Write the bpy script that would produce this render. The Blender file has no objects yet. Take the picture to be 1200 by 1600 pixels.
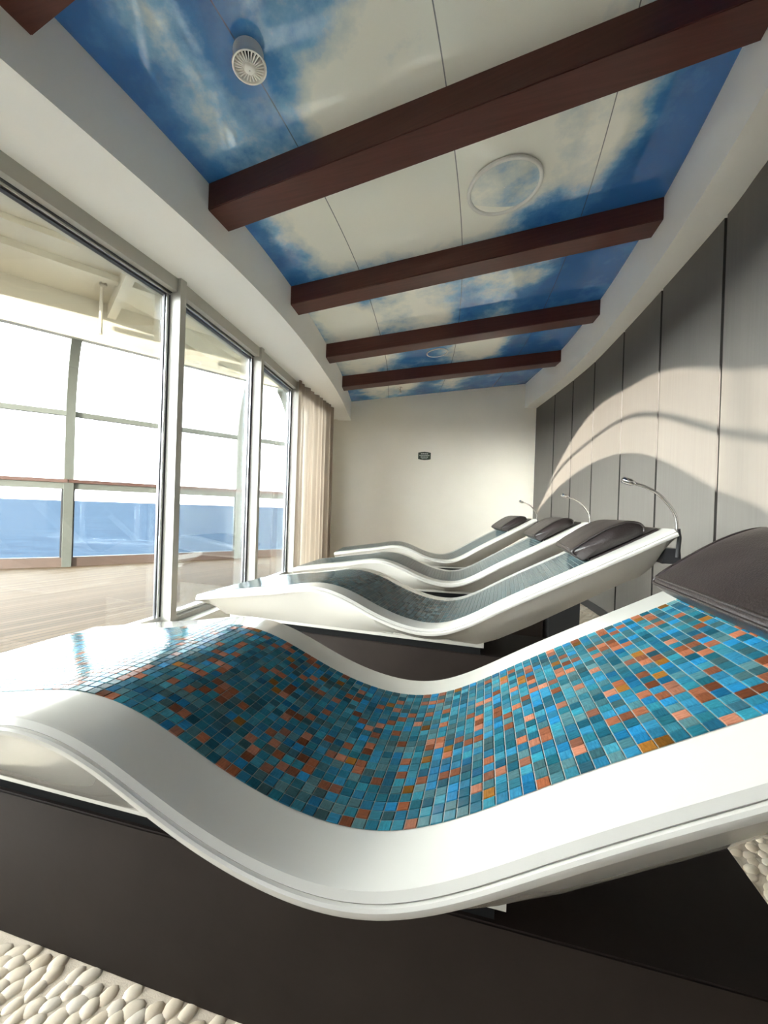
import bpy, bmesh, math, random
from mathutils import Vector, noise
random.seed(7)
C = bpy.context.scene.collection
K = 1.06                 # metres per survey unit
HF = -0.895              # floor level relative to the lens, survey units
ZC = -HF * K             # lens height above the floor, metres

# ---------------------------------------------------------------- camera, world, sun, exposure
cam_d = bpy.data.cameras.new('camera'); cam = bpy.data.objects.new('camera', cam_d); C.objects.link(cam)
cam.location = (0, 0, ZC)
cam.rotation_mode = 'XYZ'
from mathutils import Matrix
PITCH, ROLL = -0.0030, 0.0334
cam.rotation_euler = (Matrix.Rotation(math.pi/2 + PITCH, 3, 'X') @ Matrix.Rotation(ROLL, 3, 'Z')).to_euler()
cam_d.sensor_fit = 'VERTICAL'; cam_d.sensor_height = 36.0
cam_d.lens = 36.0 * 633.6 / 1600.0
cam_d.clip_start = 0.02; cam_d.clip_end = 60000
bpy.context.scene.camera = cam

SKY_BASE, SKY_GLOW, GLOW_AZ, GLOW_HEIGHT = 2.7, 13.0, -108, .30
w = bpy.data.worlds.new('sky'); bpy.context.scene.world = w; w.use_nodes = True
bg = w.node_tree.nodes['Background']
# hazy white sky with a bright band low over the sea on the side where the sun stands
wt = w.node_tree
def wm(op, a, b):
    o = wt.nodes.new('ShaderNodeMath'); o.operation = op
    for k, v in enumerate((a, b)):
        if isinstance(v, (int, float)): o.inputs[k].default_value = v
        else: wt.links.new(v, o.inputs[k])
    return o.outputs[0]
tc = wt.nodes.new('ShaderNodeTexCoord'); dp_ = wt.nodes.new('ShaderNodeVectorMath'); dp_.operation = 'DOT_PRODUCT'
az = math.radians(GLOW_AZ); dp_.inputs[1].default_value = (math.sin(az), math.cos(az), 0); wt.links.new(tc.outputs['Generated'], dp_.inputs[0])
sz = wt.nodes.new('ShaderNodeSeparateXYZ'); wt.links.new(tc.outputs['Generated'], sz.inputs[0])
lobe = wm('POWER', wm('MAXIMUM', dp_.outputs['Value'], 0), 3.0)
ez = wm('DIVIDE', sz.outputs[2], GLOW_HEIGHT)
band = wm('DIVIDE', 1.0, wm('ADD', 1.0, wm('POWER', wm('ABSOLUTE', ez, 0), 3.0)))
wt.links.new(wm('ADD', wm('MULTIPLY', wm('MULTIPLY', lobe, band), SKY_GLOW), SKY_BASE), bg.inputs['Strength'])
bg.inputs['Color'].default_value = (0.95, 0.98, 1.0, 1)

SUN_DIR = Vector((0.5, 0.866, -0.055)).normalized()
sun_d = bpy.data.lights.new('sun', 'SUN'); sun = bpy.data.objects.new('sun', sun_d); C.objects.link(sun)
sun_d.energy = 4.6; sun_d.angle = math.radians(0.2); sun_d.color = (1.0, 0.93, 0.82)
sun.rotation_euler = SUN_DIR.to_track_quat('-Z', 'Y').to_euler(); sun.location = (-6, -10, 6)

vs = bpy.context.scene.view_settings
vs.view_transform = 'Standard'; vs.look = 'None'; vs.gamma = 1.0; vs.use_curve_mapping = False
vs.exposure = 3.3

# ---------------------------------------------------------------- helpers
def P(X, H, Z): return Vector((K*X, K*Z, ZC + K*H))

def link(name, bm, mats, parent=None, smooth=False, kind=None):
    me = bpy.data.meshes.new(name); bm.normal_update(); bm.to_mesh(me); bm.free()
    if not isinstance(mats, (list, tuple)): mats = [mats]
    for m in mats: me.materials.append(m)
    if smooth:
        for p in me.polygons: p.use_smooth = True
    o = bpy.data.objects.new(name, me); C.objects.link(o)
    if parent: o.parent = parent
    if kind: o['kind'] = kind
    return o
def struct(name, bm, mats, parent=None, smooth=False):
    return link(name, bm, mats, parent, smooth, 'structure' if parent is None else None)
def empty(name, loc, rz=0):
    o = bpy.data.objects.new(name, None); C.objects.link(o); o.location = loc; o.rotation_euler = (0, 0, rz)
    o.empty_display_size = 0.1
    return o
def tag(o, label, cat, group=None):
    o['label'] = label; o['category'] = cat
    if group: o['group'] = group
    return o
def copy_tree(o, parent=None):
    c = o.copy(); C.objects.link(c)
    if parent: c.parent = parent
    for ch in list(o.children): copy_tree(ch, c)
    return c
def sharp(o, deg=35):
    me = o.data
    for p in me.polygons: p.use_smooth = True
    try: me.set_sharp_from_angle(angle=math.radians(deg))
    except Exception: pass
    return o

def quad_strip(bm, rows, closed=False, mat=0, flip=False):
    """rows: list of lists of Vectors; returns faces"""
    vr = [[bm.verts.new(p) for p in r] for r in rows]
    n = len(vr[0]); fs = []
    for a, b in zip(vr[:-1], vr[1:]):
        for j in range(n if closed else n-1):
            k = (j+1) % n
            q = (a[j], a[k], b[k], b[j])
            if flip: q = q[::-1]
            f = bm.faces.new(q); f.material_index = mat; fs.append(f)
    return vr
def cap(bm, ring, mat=0, flip=False):
    f = bm.faces.new(ring[::-1] if flip else ring); f.material_index = mat; return f
def box8(bm, bot, top, mat=0):
    """bot/top: 4 points each, same winding (ccw seen from above)"""
    b = [bm.verts.new(p) for p in bot]; t = [bm.verts.new(p) for p in top]
    fs = [bm.faces.new(b[::-1]), bm.faces.new(t)]
    for i in range(4):
        j = (i+1) % 4
        fs.append(bm.faces.new((b[i], b[j], t[j], t[i])))
    for f in fs: f.material_index = mat
def wall_bar(bm, A, B, h0, h1, w0, w1, mat=0):
    """bar along plan points A->B (survey units), heights h0..h1, offsets w0..w1 to the left of A->B"""
    A = Vector(A); B = Vector(B); d = (B-A).normalized(); n = Vector((-d.y, d.x))
    pts = [A+n*w0, A+n*w1, B+n*w1, B+n*w0]
    if w1 > w0: pts = [pts[0], pts[3], pts[2], pts[1]]
    box8(bm, [P(p.x, h0, p.y) for p in pts], [P(p.x, h1, p.y) for p in pts], mat)
def post(bm, c, d, sx, sy, h0, h1, mat=0):
    """upright box at plan point c, axis d, size sx along d and sy across"""
    c = Vector(c); d = Vector(d).normalized(); n = Vector((-d.y, d.x))
    pts = [c-d*sx/2-n*sy/2, c+d*sx/2-n*sy/2, c+d*sx/2+n*sy/2, c-d*sx/2+n*sy/2]
    box8(bm, [P(p.x, h0, p.y) for p in pts], [P(p.x, h1, p.y) for p in pts], mat)
def tube(bm, pts, r, n=10, mat=0, caps=True):
    pts = [Vector(p) for p in pts]; rows = []
    up = None
    for i, p in enumerate(pts):
        t = (pts[min(i+1, len(pts)-1)] - pts[max(i-1, 0)]).normalized()
        if up is None:
            up = Vector((0, 0, 1)) if abs(t.z) < .9 else Vector((1, 0, 0))
        a = t.cross(up).normalized(); b = a.cross(t).normalized(); up = b
        rr = r[i] if isinstance(r, (list, tuple)) else r
        rows.append([p + a*rr*math.cos(2*math.pi*k/n) + b*rr*math.sin(2*math.pi*k/n) for k in range(n)])
    vr = quad_strip(bm, rows, closed=True, mat=mat)
    if caps: cap(bm, vr[0], mat); cap(bm, vr[-1], mat, True)
def bez(p, n=16):
    """Catmull-Rom through p"""
    p = [Vector(q) for q in p]; out = []
    e = [p[0]*2-p[1]] + p + [p[-1]*2-p[-2]]
    for i in range(1, len(e)-2):
        for k in range(n):
            t = k/n; a, b, c, d = e[i-1:i+3]
            out.append(0.5*((2*b) + (c-a)*t + (2*a-5*b+4*c-d)*t*t + (3*b-a-3*c+d)*t**3))
    out.append(p[-1]); return out
def resample(line, step):
    out = [line[0]]; acc = 0
    for a, b in zip(line[:-1], line[1:]):
        L = (b-a).length
        while acc + L >= step:
            a = a + (b-a)*((step-acc)/L); out.append(a); L = (b-a).length; acc = 0
        acc += L
    if (out[-1]-line[-1]).length > step*.3: out.append(line[-1])
    return out
def offset(line, d):
    """offset plan line to the right (+x side for a line running +y)"""
    out = []
    for i, p in enumerate(line):
        t = (line[min(i+1, len(line)-1)]-line[max(i-1, 0)]).normalized()
        out.append(p + Vector((t.y, -t.x))*d)
    return out
def spline(tk, y):
    n = len(tk); h = [tk[i+1]-tk[i] for i in range(n-1)]
    a = [0]*n; b = [1]*n; c = [0]*n; r = [0]*n
    for i in range(1, n-1):
        a[i] = h[i-1]; b[i] = 2*(h[i-1]+h[i]); c[i] = h[i]
        r[i] = 6*((y[i+1]-y[i])/h[i]-(y[i]-y[i-1])/h[i-1])
    for i in range(1, n):
        m = a[i]/b[i-1]; b[i] -= m*c[i-1]; r[i] -= m*r[i-1]
    M = [0]*n; M[-1] = r[-1]/b[-1]
    for i in range(n-2, -1, -1): M[i] = (r[i]-c[i]*M[i+1])/b[i]
    def f(t):
        i = 0
        while i < n-2 and t > tk[i+1]: i += 1
        A = tk[i+1]-t; B = t-tk[i]; hh = h[i]
        return M[i]*A**3/(6*hh)+M[i+1]*B**3/(6*hh)+(y[i]/hh-M[i]*hh/6)*A+(y[i+1]/hh-M[i+1]*hh/6)*B
    return f
def lerp(a, b, t): return a+(b-a)*t
def pw(pts, t):
    if t <= pts[0][0]: return pts[0][1]
    for (a, u), (b, v) in zip(pts[:-1], pts[1:]):
        if t <= b: return u+(v-u)*(t-a)/(b-a)
    return pts[-1][1]

# ---------------------------------------------------------------- materials
class NT:
    def __init__(s, name):
        s.m = bpy.data.materials.new(name); s.m.use_nodes = True
        s.t = s.m.node_tree; s.b = s.t.nodes['Principled BSDF']; s.out = s.t.nodes['Material Output']
    def n(s, typ, **kw):
        o = s.t.nodes.new(typ)
        for k, v in kw.items(): setattr(o, k, v)
        return o
    def l(s, a, b): s.t.links.new(a, b)
    def math(s, op, a, b=None, c=None):
        o = s.n('ShaderNodeMath', operation=op)
        for i, v in enumerate((a, b, c)):
            if v is None: continue
            if isinstance(v, (int, float)): o.inputs[i].default_value = v
            else: s.l(v, o.inputs[i])
        return o.outputs[0]
    def noise(s, vec, scale, detail=3, rough=.5):
        o = s.n('ShaderNodeTexNoise'); o.inputs['Scale'].default_value = scale
        o.inputs['Detail'].default_value = detail; o.inputs['Roughness'].default_value = rough
        if vec is not None: s.l(vec, o.inputs['Vector'])
        return o.outputs['Fac']
    def mapping(s, vec, scale=(1, 1, 1), rot=(0, 0, 0)):
        o = s.n('ShaderNodeMapping'); o.inputs['Scale'].default_value = scale; o.inputs['Rotation'].default_value = rot
        s.l(vec, o.inputs['Vector']); return o.outputs[0]
    def ramp(s, fac, stops, interp='LINEAR'):
        o = s.n('ShaderNodeValToRGB'); o.color_ramp.interpolation = interp
        e = o.color_ramp.elements
        while len(e) < len(stops): e.new(0.5)
        for el, (p, c) in zip(e, stops): el.position = p; el.color = (*c, 1)
        s.l(fac, o.inputs[0]); return o.outputs[0]
    def mix(s, fac, a, b, blend='MIX'):
        o = s.n('ShaderNodeMix', data_type='RGBA', blend_type=blend)
        for inp, v in ((o.inputs[0], fac), (o.inputs[6], a), (o.inputs[7], b)):
            if isinstance(v, (int, float)): inp.default_value = v
            elif isinstance(v, tuple): inp.default_value = (*v, 1)
            else: s.l(v, inp)
        return o.outputs[2]
    def bump(s, h, strength=.2, dist=.01):
        o = s.n('ShaderNodeBump'); o.inputs['Strength'].default_value = strength; o.inputs['Distance'].default_value = dist
        s.l(h, o.inputs['Height']); s.l(o.outputs[0], s.b.inputs['Normal'])
    def coord(s, which='Object'):
        return s.n('ShaderNodeTexCoord').outputs[which]
    def set(s, **kw):
        for k, v in kw.items():
            i = s.b.inputs[k.replace('_', ' ')]
            if isinstance(v, (int, float)): i.default_value = v
            elif isinstance(v, tuple): i.default_value = (*v, 1)
            else: s.l(v, i)
        return s

def plain(name, col, rough=.5, var=.05, scale=6, metal=0, bump=0, coat=0, spec=.5):
    t = NT(name); co = t.coord()
    f = t.noise(co, scale, 4)
    lo = tuple(c*(1-var) for c in col); hi = tuple(min(1, c*(1+var)) for c in col)
    t.set(Base_Color=t.ramp(f, [(.3, lo), (.7, hi)]), Roughness=rough, Metallic=metal, Coat_Weight=coat)
    t.b.inputs['Specular IOR Level'].default_value = spec
    t.b.inputs['Coat Roughness'].default_value = .05
    if bump: t.bump(t.noise(co, scale*12, 3), bump, .004)
    return t.m

M = {}
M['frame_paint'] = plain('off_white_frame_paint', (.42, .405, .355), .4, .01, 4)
M['shell'] = plain('white_solid_surface', (.455, .438, .392), .16, .01, 2, coat=.5)
M['cream'] = plain('cream_wall_paint', (.93, .88, .76), .55, .015, 3, bump=.03)
M['white'] = plain('white_ceiling_paint', (.94, .92, .865), .5, .012, 2)
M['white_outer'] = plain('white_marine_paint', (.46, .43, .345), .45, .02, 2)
M['white_metal'] = plain('white_painted_metal', (.80, .80, .76), .3, .01, 4)
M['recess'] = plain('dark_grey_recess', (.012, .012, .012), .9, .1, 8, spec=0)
M['gasket'] = plain('black_rubber_gasket', (.02, .02, .022), .4, .05, 8)
M['alu'] = plain('satin_aluminium', (.72, .72, .72), .25, .03, 10, metal=1)
M['chrome'] = plain('brushed_steel', (.62, .60, .57), .22, .04, 30, metal=1)
M['black'] = plain('black_plastic', (.015, .015, .016), .4, .05, 8)
M['plaque'] = plain('dark_green_plaque', (.035, .05, .03), .4, .05, 8)
M['plaque_text'] = plain('pale_lettering', (.6, .62, .54), .5, .03, 8)
M['rear_dark'] = plain('grey_brown_fill_dimmer', (.16, .145, .125), .5, .05, 4)  # dark finish for the added rear walls, keeps fill light down
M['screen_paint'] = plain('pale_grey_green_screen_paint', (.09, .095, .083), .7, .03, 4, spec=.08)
M['tan_pipe'] = M['white_outer']

def mk_plinth():
    t = NT('dark_brown_plinth'); co = t.coord()
    f = t.noise(co, 5, 6, .6)
    t.set(Base_Color=t.ramp(f, [(.3, (.0125, .0082, .0064)), (.7, (.018, .0125, .0098))]), Roughness=.6)
    t.b.inputs['Specular IOR Level'].default_value = .15
    t.bump(t.noise(co, 60, 3), .05, .003); return t.m
M['plinth'] = mk_plinth()
def mk_leather():
    t = NT('dark_brown_leather'); co = t.coord()
    f = t.noise(co, 4, 5)
    t.set(Base_Color=t.ramp(f, [(.3, (.015, .0105, .0095)), (.7, (.025, .018, .0165))]), Roughness=.34)
    v = t.n('ShaderNodeTexVoronoi'); v.inputs['Scale'].default_value = 260; t.l(co, v.inputs['Vector'])
    h = t.math('ADD', t.math('MULTIPLY', v.outputs['Distance'], .12), t.noise(t.mapping(co, (14, 5, 14)), 1, 4))
    t.bump(h, .35, .012); return t.m
M['leather'] = mk_leather()
def mk_beam():
    t = NT('dark_red_brown_wood'); co = t.coord('UV')
    f = t.noise(t.mapping(co, (3, 90, 1)), 1, 6, .6)
    t.set(Base_Color=t.ramp(f, [(.3, (.070, .0155, .0095)), (.7, (.108, .028, .018))]), Roughness=.38)
    t.bump(f, .08, .002); return t.m
M['beam'] = mk_beam()
def mk_panel():
    t = NT('grey_wood_veneer'); co = t.coord('UV')
    f = t.noise(t.mapping(co, (60, 1.2, 1)), 1, 6, .65)
    g = t.noise(t.mapping(co, (14, .5, 1)), 1, 3, .6)
    col = t.mix(t.math('MULTIPLY', g, .6), t.ramp(f, [(.3, (.080, .072, .061)), (.7, (.103, .094, .082))]), (.114, .104, .089))
    t.set(Base_Color=col, Roughness=.5); t.bump(f, .06, .002); return t.m
M['panel'] = mk_panel()
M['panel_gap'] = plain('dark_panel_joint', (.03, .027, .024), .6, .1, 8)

def mk_mosaic(name, stops, streak):
    t = NT(name); uv = t.coord('UV')
    sp = t.n('ShaderNodeSeparateXYZ'); t.l(uv, sp.inputs[0])
    fx = t.math('FLOOR', sp.outputs[0]); fy = t.math('FLOOR', sp.outputs[1])
    cb = t.n('ShaderNodeCombineXYZ'); t.l(fx, cb.inputs[0]); t.l(fy, cb.inputs[1])
    wn = t.n('ShaderNodeTexWhiteNoise', noise_dimensions='2D'); t.l(cb.outputs[0], wn.inputs['Vector'])
    base = t.ramp(wn.outputs['Value'], stops, 'CONSTANT')
    # glassy streaks, running one way or the other from tile to tile
    s1 = t.noise(t.mapping(uv, (7, 1.2, 1)), 1, 4, .7); s2 = t.noise(t.mapping(uv, (1.2, 7, 1)), 1, 4, .7)
    sp2 = t.n('ShaderNodeSeparateColor'); t.l(wn.outputs['Color'], sp2.inputs[0])
    pick = t.math('GREATER_THAN', sp2.outputs[1], .45)
    st = t.n('ShaderNodeMix', data_type='FLOAT'); t.l(pick, st.inputs[0]); t.l(s1, st.inputs[2]); t.l(s2, st.inputs[3])
    k = t.math('MULTIPLY_ADD', st.outputs[0], streak*2, 1-streak)
    k = t.math('MULTIPLY', k, t.math('MULTIPLY_ADD', sp2.outputs[2], .50, .27))
    vm = t.n('ShaderNodeVectorMath', operation='SCALE'); t.l(base, vm.inputs[0]); t.l(k, vm.inputs['Scale'])
    t.set(Base_Color=vm.outputs[0], Roughness=.13, IOR=1.14)
    t.bump(t.noise(uv, 2.5, 2), .10, .002)
    return t.m
BL = [(.00, (.030, .185, .30)), (.13, (.022, .150, .215)), (.27, (.045, .215, .275)), (.40, (.020, .19, .37)),
      (.47, (.060, .165, .185)), (.58, (.030, .21, .27)), (.68, (.085, .185, .195)), (.77, (.038, .125, .165)),
      (.80, (.36, .125, .062)), (.88, (.26, .083, .036)), (.935, (.26, .110, .020)), (.96, (.41, .165, .098))]
M['mosaic_blue'] = mk_mosaic('blue_and_copper_glass_tile', BL, .75)
GR = [(0, (.085, .135, .145)), (.2, (.070, .105, .115)), (.4, (.10, .150, .155)), (.6, (.075, .125, .14)),
      (.78, (.12, .155, .155)), (.93, (.13, .12, .105))]
M['mosaic_grey'] = mk_mosaic('grey_teal_glass_tile', GR, .35)
M['grout'] = plain('pale_grout', (.23, .22, .19), .7, .05, 40)

def mk_sky_print():
    t = NT('printed_sky_panel'); uv = t.coord('UV'); co = t.coord('Object')
    at = t.n('ShaderNodeAttribute', attribute_name='cloud')
    n1 = t.noise(co, 2.6, 7, .62); n2 = t.noise(t.mapping(co, (1, 1, 1), (0, 0, 1)), 9, 5, .6)
    m = t.math('ADD', at.outputs['Fac'], t.math('MULTIPLY', t.math('SUBTRACT', n1, .5), 1.25))
    m = t.math('ADD', m, t.math('MULTIPLY', t.math('SUBTRACT', n2, .5), .28))
    col = t.ramp(m, [(.08, (.034, .165, .46)), (.30, (.070, .255, .57)), (.46, (.25, .48, .73)), (.62, (.66, .74, .75)), (.85, (.95, .95, .86))])
    # panel joints
    sp = t.n('ShaderNodeSeparateXYZ'); t.l(uv, sp.inputs[0])
    j = None
    for a in (.215, .51, .81):
        d = t.math('LESS_THAN', t.math('ABSOLUTE', t.math('SUBTRACT', sp.outputs[0], a)), .0011)
        j = d if j is None else t.math('MAXIMUM', j, d)
    col = t.mix(t.math('MULTIPLY', j, .75), col, (.06, .08, .10))
    t.set(Base_Color=col, Roughness=.045); t.b.inputs['Specular IOR Level'].default_value = 1.0
    t.bump(t.noise(co, 1.5, 2), .05, .02)
    return t.m
M['sky_print'] = mk_sky_print()
def mk_pebble():
    t = NT('beige_pebbles'); co = t.coord('UV')
    wn = t.n('ShaderNodeTexWhiteNoise', noise_dimensions='2D'); t.l(co, wn.inputs['Vector'])
    col = t.ramp(wn.outputs['Value'], [(0, (.68, .56, .41)), (.3, (.80, .69, .54)), (.6, (.60, .49, .35)), (.8, (.84, .76, .63)), (1, (.70, .61, .50))])
    t.set(Base_Color=col, Roughness=.35); t.bump(t.noise(t.coord(), 60, 3), .1, .004); return t.m
M['pebble'] = mk_pebble()
M['pebble_grout'] = plain('sand_coloured_grout', (.64, .54, .42), .8, .08, 30, bump=.2)
def mk_deck():
    t = NT('teak_deck_planks'); co = t.mapping(t.coord('UV'), (1, 1, 1))
    sp = t.n('ShaderNodeSeparateXYZ'); t.l(co, sp.inputs[0])
    wv = t.math('DIVIDE', sp.outputs[1], .062)
    fr = t.math('FRACT', wv); line = t.math('LESS_THAN', fr, .14)
    wn = t.n('ShaderNodeTexWhiteNoise', noise_dimensions='1D'); t.l(t.math('FLOOR', wv), wn.inputs['W'])
    g = t.noise(t.mapping(co, (3, 60, 1)), 1, 5, .6)
    base = t.ramp(t.math('ADD', t.math('MULTIPLY', wn.outputs['Value'], .5), t.math('MULTIPLY', g, .5)),
                  [(.2, (.050, .028, .012)), (.5, (.072, .045, .022)), (.8, (.092, .062, .035))])
    t.set(Base_Color=t.mix(t.math('MULTIPLY', line, .75), base, (.008, .005, .003)), Roughness=.75)
    t.b.inputs['Specular IOR Level'].default_value = .15; return t.m
M['deck'] = mk_deck()
M['kick'] = plain('brown_wood_kickboard', (.055, .033, .023), .6, .1, 6)
M['cap'] = plain('varnished_wood_rail', (.06, .03, .022), .35, .1, 6)
def mk_sea():
    t = NT('sea_water'); co = t.coord()
    n = t.noise(t.mapping(co, (.04, .10, 1)), 1, 8, .65)
    df = t.n('ShaderNodeBsdfDiffuse'); t.l(t.ramp(n, [(.38, (.0055, .0135, .0270)), (.62, (.0110, .0225, .0390))]), df.inputs[0])
    gl = t.n('ShaderNodeBsdfGlossy'); gl.inputs['Roughness'].default_value = .45
    mx = t.n('ShaderNodeMixShader'); mx.inputs[0].default_value = .02
    t.l(df.outputs[0], mx.inputs[1]); t.l(gl.outputs[0], mx.inputs[2]); t.t.nodes.remove(t.b); t.l(mx.outputs[0], t.out.inputs[0])
    return t.m
M['sea'] = mk_sea()
def mk_glass(name, tint, gloss=.5):
    t = NT(name); t.t.nodes.remove(t.b)
    tr = t.n('ShaderNodeBsdfTransparent'); tr.inputs[0].default_value = (*tint, 1)
    gl = t.n('ShaderNodeBsdfGlossy'); gl.inputs['Roughness'].default_value = .0; gl.inputs[0].default_value = (.9, .95, 1, 1)
    fr = t.n('ShaderNodeFresnel'); fr.inputs[0].default_value = 1.35
    mx = t.n('ShaderNodeMixShader'); t.l(t.math('MULTIPLY', fr.outputs[0], gloss), mx.inputs[0]); t.l(tr.outputs[0], mx.inputs[1]); t.l(gl.outputs[0], mx.inputs[2])
    t.l(mx.outputs[0], t.out.inputs[0]); return t.m
M['glass'] = mk_glass('tinted_window_glass', (.74, .755, .75))
M['glass_outer'] = mk_glass('faintly_blue_screen_glass', (.95, .985, .99))
def mk_curtain():
    t = NT('sheer_cream_curtain'); co = t.coord('UV')
    t.t.nodes.remove(t.b)
    f = t.noise(t.mapping(co, (40, .6, 1)), 1, 3)
    col = t.ramp(f, [(.3, (.27, .21, .155)), (.7, (.34, .275, .215))])
    df = t.n('ShaderNodeBsdfDiffuse'); tl = t.n('ShaderNodeBsdfTranslucent'); tr = t.n('ShaderNodeBsdfTransparent')
    t.l(col, df.inputs[0]); t.l(col, tl.inputs[0])
    m1 = t.n('ShaderNodeMixShader'); m1.inputs[0].default_value = .5; t.l(df.outputs[0], m1.inputs[1]); t.l(tl.outputs[0], m1.inputs[2])
    m2 = t.n('ShaderNodeMixShader'); m2.inputs[0].default_value = .10; t.l(m1.outputs[0], m2.inputs[1]); t.l(tr.outputs[0], m2.inputs[2])
    t.l(m2.outputs[0], t.out.inputs[0]); return t.m
M['curtain'] = mk_curtain()

# ---------------------------------------------------------------- plan curves (survey units, X right, Z ahead)
V2 = lambda l: [Vector(p) for p in l]
WALL_R = resample(bez(V2([(.45, -2.1), (.85, -.9), (1.20, .3), (1.43, 1.1), (1.60, 1.74), (1.70, 2.08), (1.84, 2.76), (1.956, 3.39), (2.066, 4.07), (2.116, 4.64), (2.142, 5.20), (2.168, 5.91)]), 20), .06)
L_ROWS = V2([(-2.30, -1.95), (-1.84, -.6), (-1.55, .25), (-1.235, 1.147), (-.935, 2.044), (-.733, 2.966), (-.62, 3.98), (-.559, 4.92), (-.541, 6.05)])
R_ROWS = V2([(.28, -1.95), (.25, -1.9), (.58, -.75), (.93, .33), (1.29, 1.35), (1.602, 2.415), (1.84, 3.57), (1.98, 4.68), (2.0, 5.86)])
NSEG = 14
L_EDGE = bez(L_ROWS, NSEG) + [Vector((-.540, 6.12))]; R_EDGE = bez(R_ROWS, NSEG) + [Vector((2.002, 5.96))]
WIN = V2([(-2.72, -1.95), (-2.36, -.75), (-2.01, .25), (-1.69, 1.262), (-1.333, 2.462), (-1.16, 3.456), (-1.037, 4.35), (-1.0, 5.2), (-.985, 6.09)])
HL, HR = 1.615, 1.92          # ceiling height at the window side and at the panelled side
HSL, HSR = 1.33, 1.565        # undersides of the two bulkheads
H_HEAD, H_CURB, H_DECK = 1.265, -.725, -.78

# ---------------------------------------------------------------- floor with pebble mosaic
bm = bmesh.new()
fl = [WIN[0]] + WIN[1:] ; fr_ = WALL_R
poly = [P(p.x-.02, HF, p.y) for p in fl] + [P(p.x+.02, HF, p.y) for p in reversed(fr_)]
bm.faces.new([bm.verts.new(p) for p in poly][::-1])
uvl = bm.loops.layers.uv.new('UVMap')
def pebble(bm, c, rx, ry, rz, ang, key):
    n, m = 10, 4
    rows = []
    for i in range(m):
        a = i/m*math.pi/2
        rows.append([Vector((rx*math.cos(a)*math.cos(2*math.pi*k/n), ry*math.cos(a)*math.sin(2*math.pi*k/n), rz*math.sin(a))) for k in range(n)])
    R = Matrix.Rotation(ang, 3, 'Z')
    vr = [[bm.verts.new(c + R @ p) for p in r] for r in rows]
    top = bm.verts.new(c + Vector((0, 0, rz)))
    fs = []
    for a, b in zip(vr[:-1], vr[1:]):
        for j in range(n): fs.append(bm.faces.new((a[j], a[(j+1) % n], b[(j+1) % n], b[j])))
    for j in range(n): fs.append(bm.faces.new((vr[-1][j], vr[-1][(j+1) % n], top)))
    for f in fs:
        f.material_index = 1; f.smooth = True
        for lp in f.loops: lp[uvl].uv = key
POSES = [(-1.1627, .782, .2476), (-.906, 1.9736, .2873), (-.659, 2.9529, .1837), (-.4927, 4.0964, .046)]
W_L = .678
def to_local(i, x, z):
    X0, Z0, ph = POSES[i]; dx, dz = x-X0, z-Z0
    return dx*math.cos(ph)-dz*math.sin(ph), dx*math.sin(ph)+dz*math.cos(ph)
rnd = random.Random(3)
def scatter(x0, x1, z0, z1, step):
    PS = max(1, step/.042)
    z = z0; r = 0
    while z < z1:
        x = x0 + (r % 2)*step*.55
        while x < x1:
            px = x + rnd.uniform(-.2, .2)*step; pz = z + rnd.uniform(-.2, .2)*step*.6
            ok = True
            for i in range(4):
                t, l = to_local(i, px, pz)
                if .09 < t < 1.79 and .141 < l < W_L-.141: ok = False
            if ok:
                wz = pw([(p.y, p.x) for p in WIN], pz)+.15; wr = pw([(p.y, p.x) for p in WALL_R], pz)-.03
                if wz < px < wr:
                    a = rnd.uniform(.35, 1.25)
                    pebble(bm, P(px, HF, pz)+Vector((0, 0, -.001)), rnd.uniform(.019, .027)*PS, rnd.uniform(.0125, .0175)*PS, rnd.uniform(.0045, .0068), a, (rnd.random(), rnd.random()))
            x += step
        z += step*.62; r += 1
scatter(-1.5, .86, .15, 1.0, .0350)
scatter(.86, 1.6, .15, 1.6, .040)
scatter(-1.2, .86, 1.0, 5.6, .060)
scatter(.86, 2.15, 1.6, 5.8, .060)
floor = struct('floor', bm, [M['pebble_grout'], M['pebble']])

# ---------------------------------------------------------------- walls
bm = bmesh.new(); uv = bm.loops.layers.uv.new('UVMap')
# backing behind the panel joints
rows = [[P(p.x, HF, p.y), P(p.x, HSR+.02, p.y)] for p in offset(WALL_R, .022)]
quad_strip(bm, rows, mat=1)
SEAMS = [(.62, -1.6), (.84, -.92), (1.055, -.22), (1.24, .42), (1.395, .98), (1.525, 1.45), (1.70, 2.08), (1.84, 2.76), (1.956, 3.39), (2.066, 4.07), (2.116, 4.64), (2.142, 5.20), (2.168, 5.93)]
for i, (a, b) in enumerate(zip(SEAMS[:-1], SEAMS[1:])):
    seg = [p for p in WALL_R if a[1]+.02 < p.y < b[1]-.02]
    A, B = Vector(a), Vector(b); d = (B-A).normalized()
    seg = [A+d*.013] + seg + [B-d*.013]
    back = [p for p in offset(seg, .02)]
    u0 = i*1.37; rws = []
    acc = 0; us = [0]
    for p, q in zip(seg[:-1], seg[1:]): acc += (q-p).length; us.append(acc)
    v = [[bm.verts.new(P(p.x, h, p.y)) for h in (HF+.075, HSR+.01)] for p in seg]
    vb = [[bm.verts.new(P(p.x, h, p.y)) for h in (HF+.075, HSR+.01)] for p in (back[0], back[-1])]
    for j in range(len(v)-1):
        f = bm.faces.new((v[j][0], v[j][1], v[j+1][1], v[j+1][0]))
        for lp, (uu, vv) in zip(f.loops, ((us[j], 0), (us[j], 2.6), (us[j+1], 2.6), (us[j+1], 0))): lp[uv].uv = (u0+uu, vv)
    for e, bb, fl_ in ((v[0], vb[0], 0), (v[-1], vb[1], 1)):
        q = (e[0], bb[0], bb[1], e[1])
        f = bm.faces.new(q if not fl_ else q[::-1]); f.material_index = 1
        for lp in f.loops: lp[uv].uv = (u0, .5)
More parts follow.
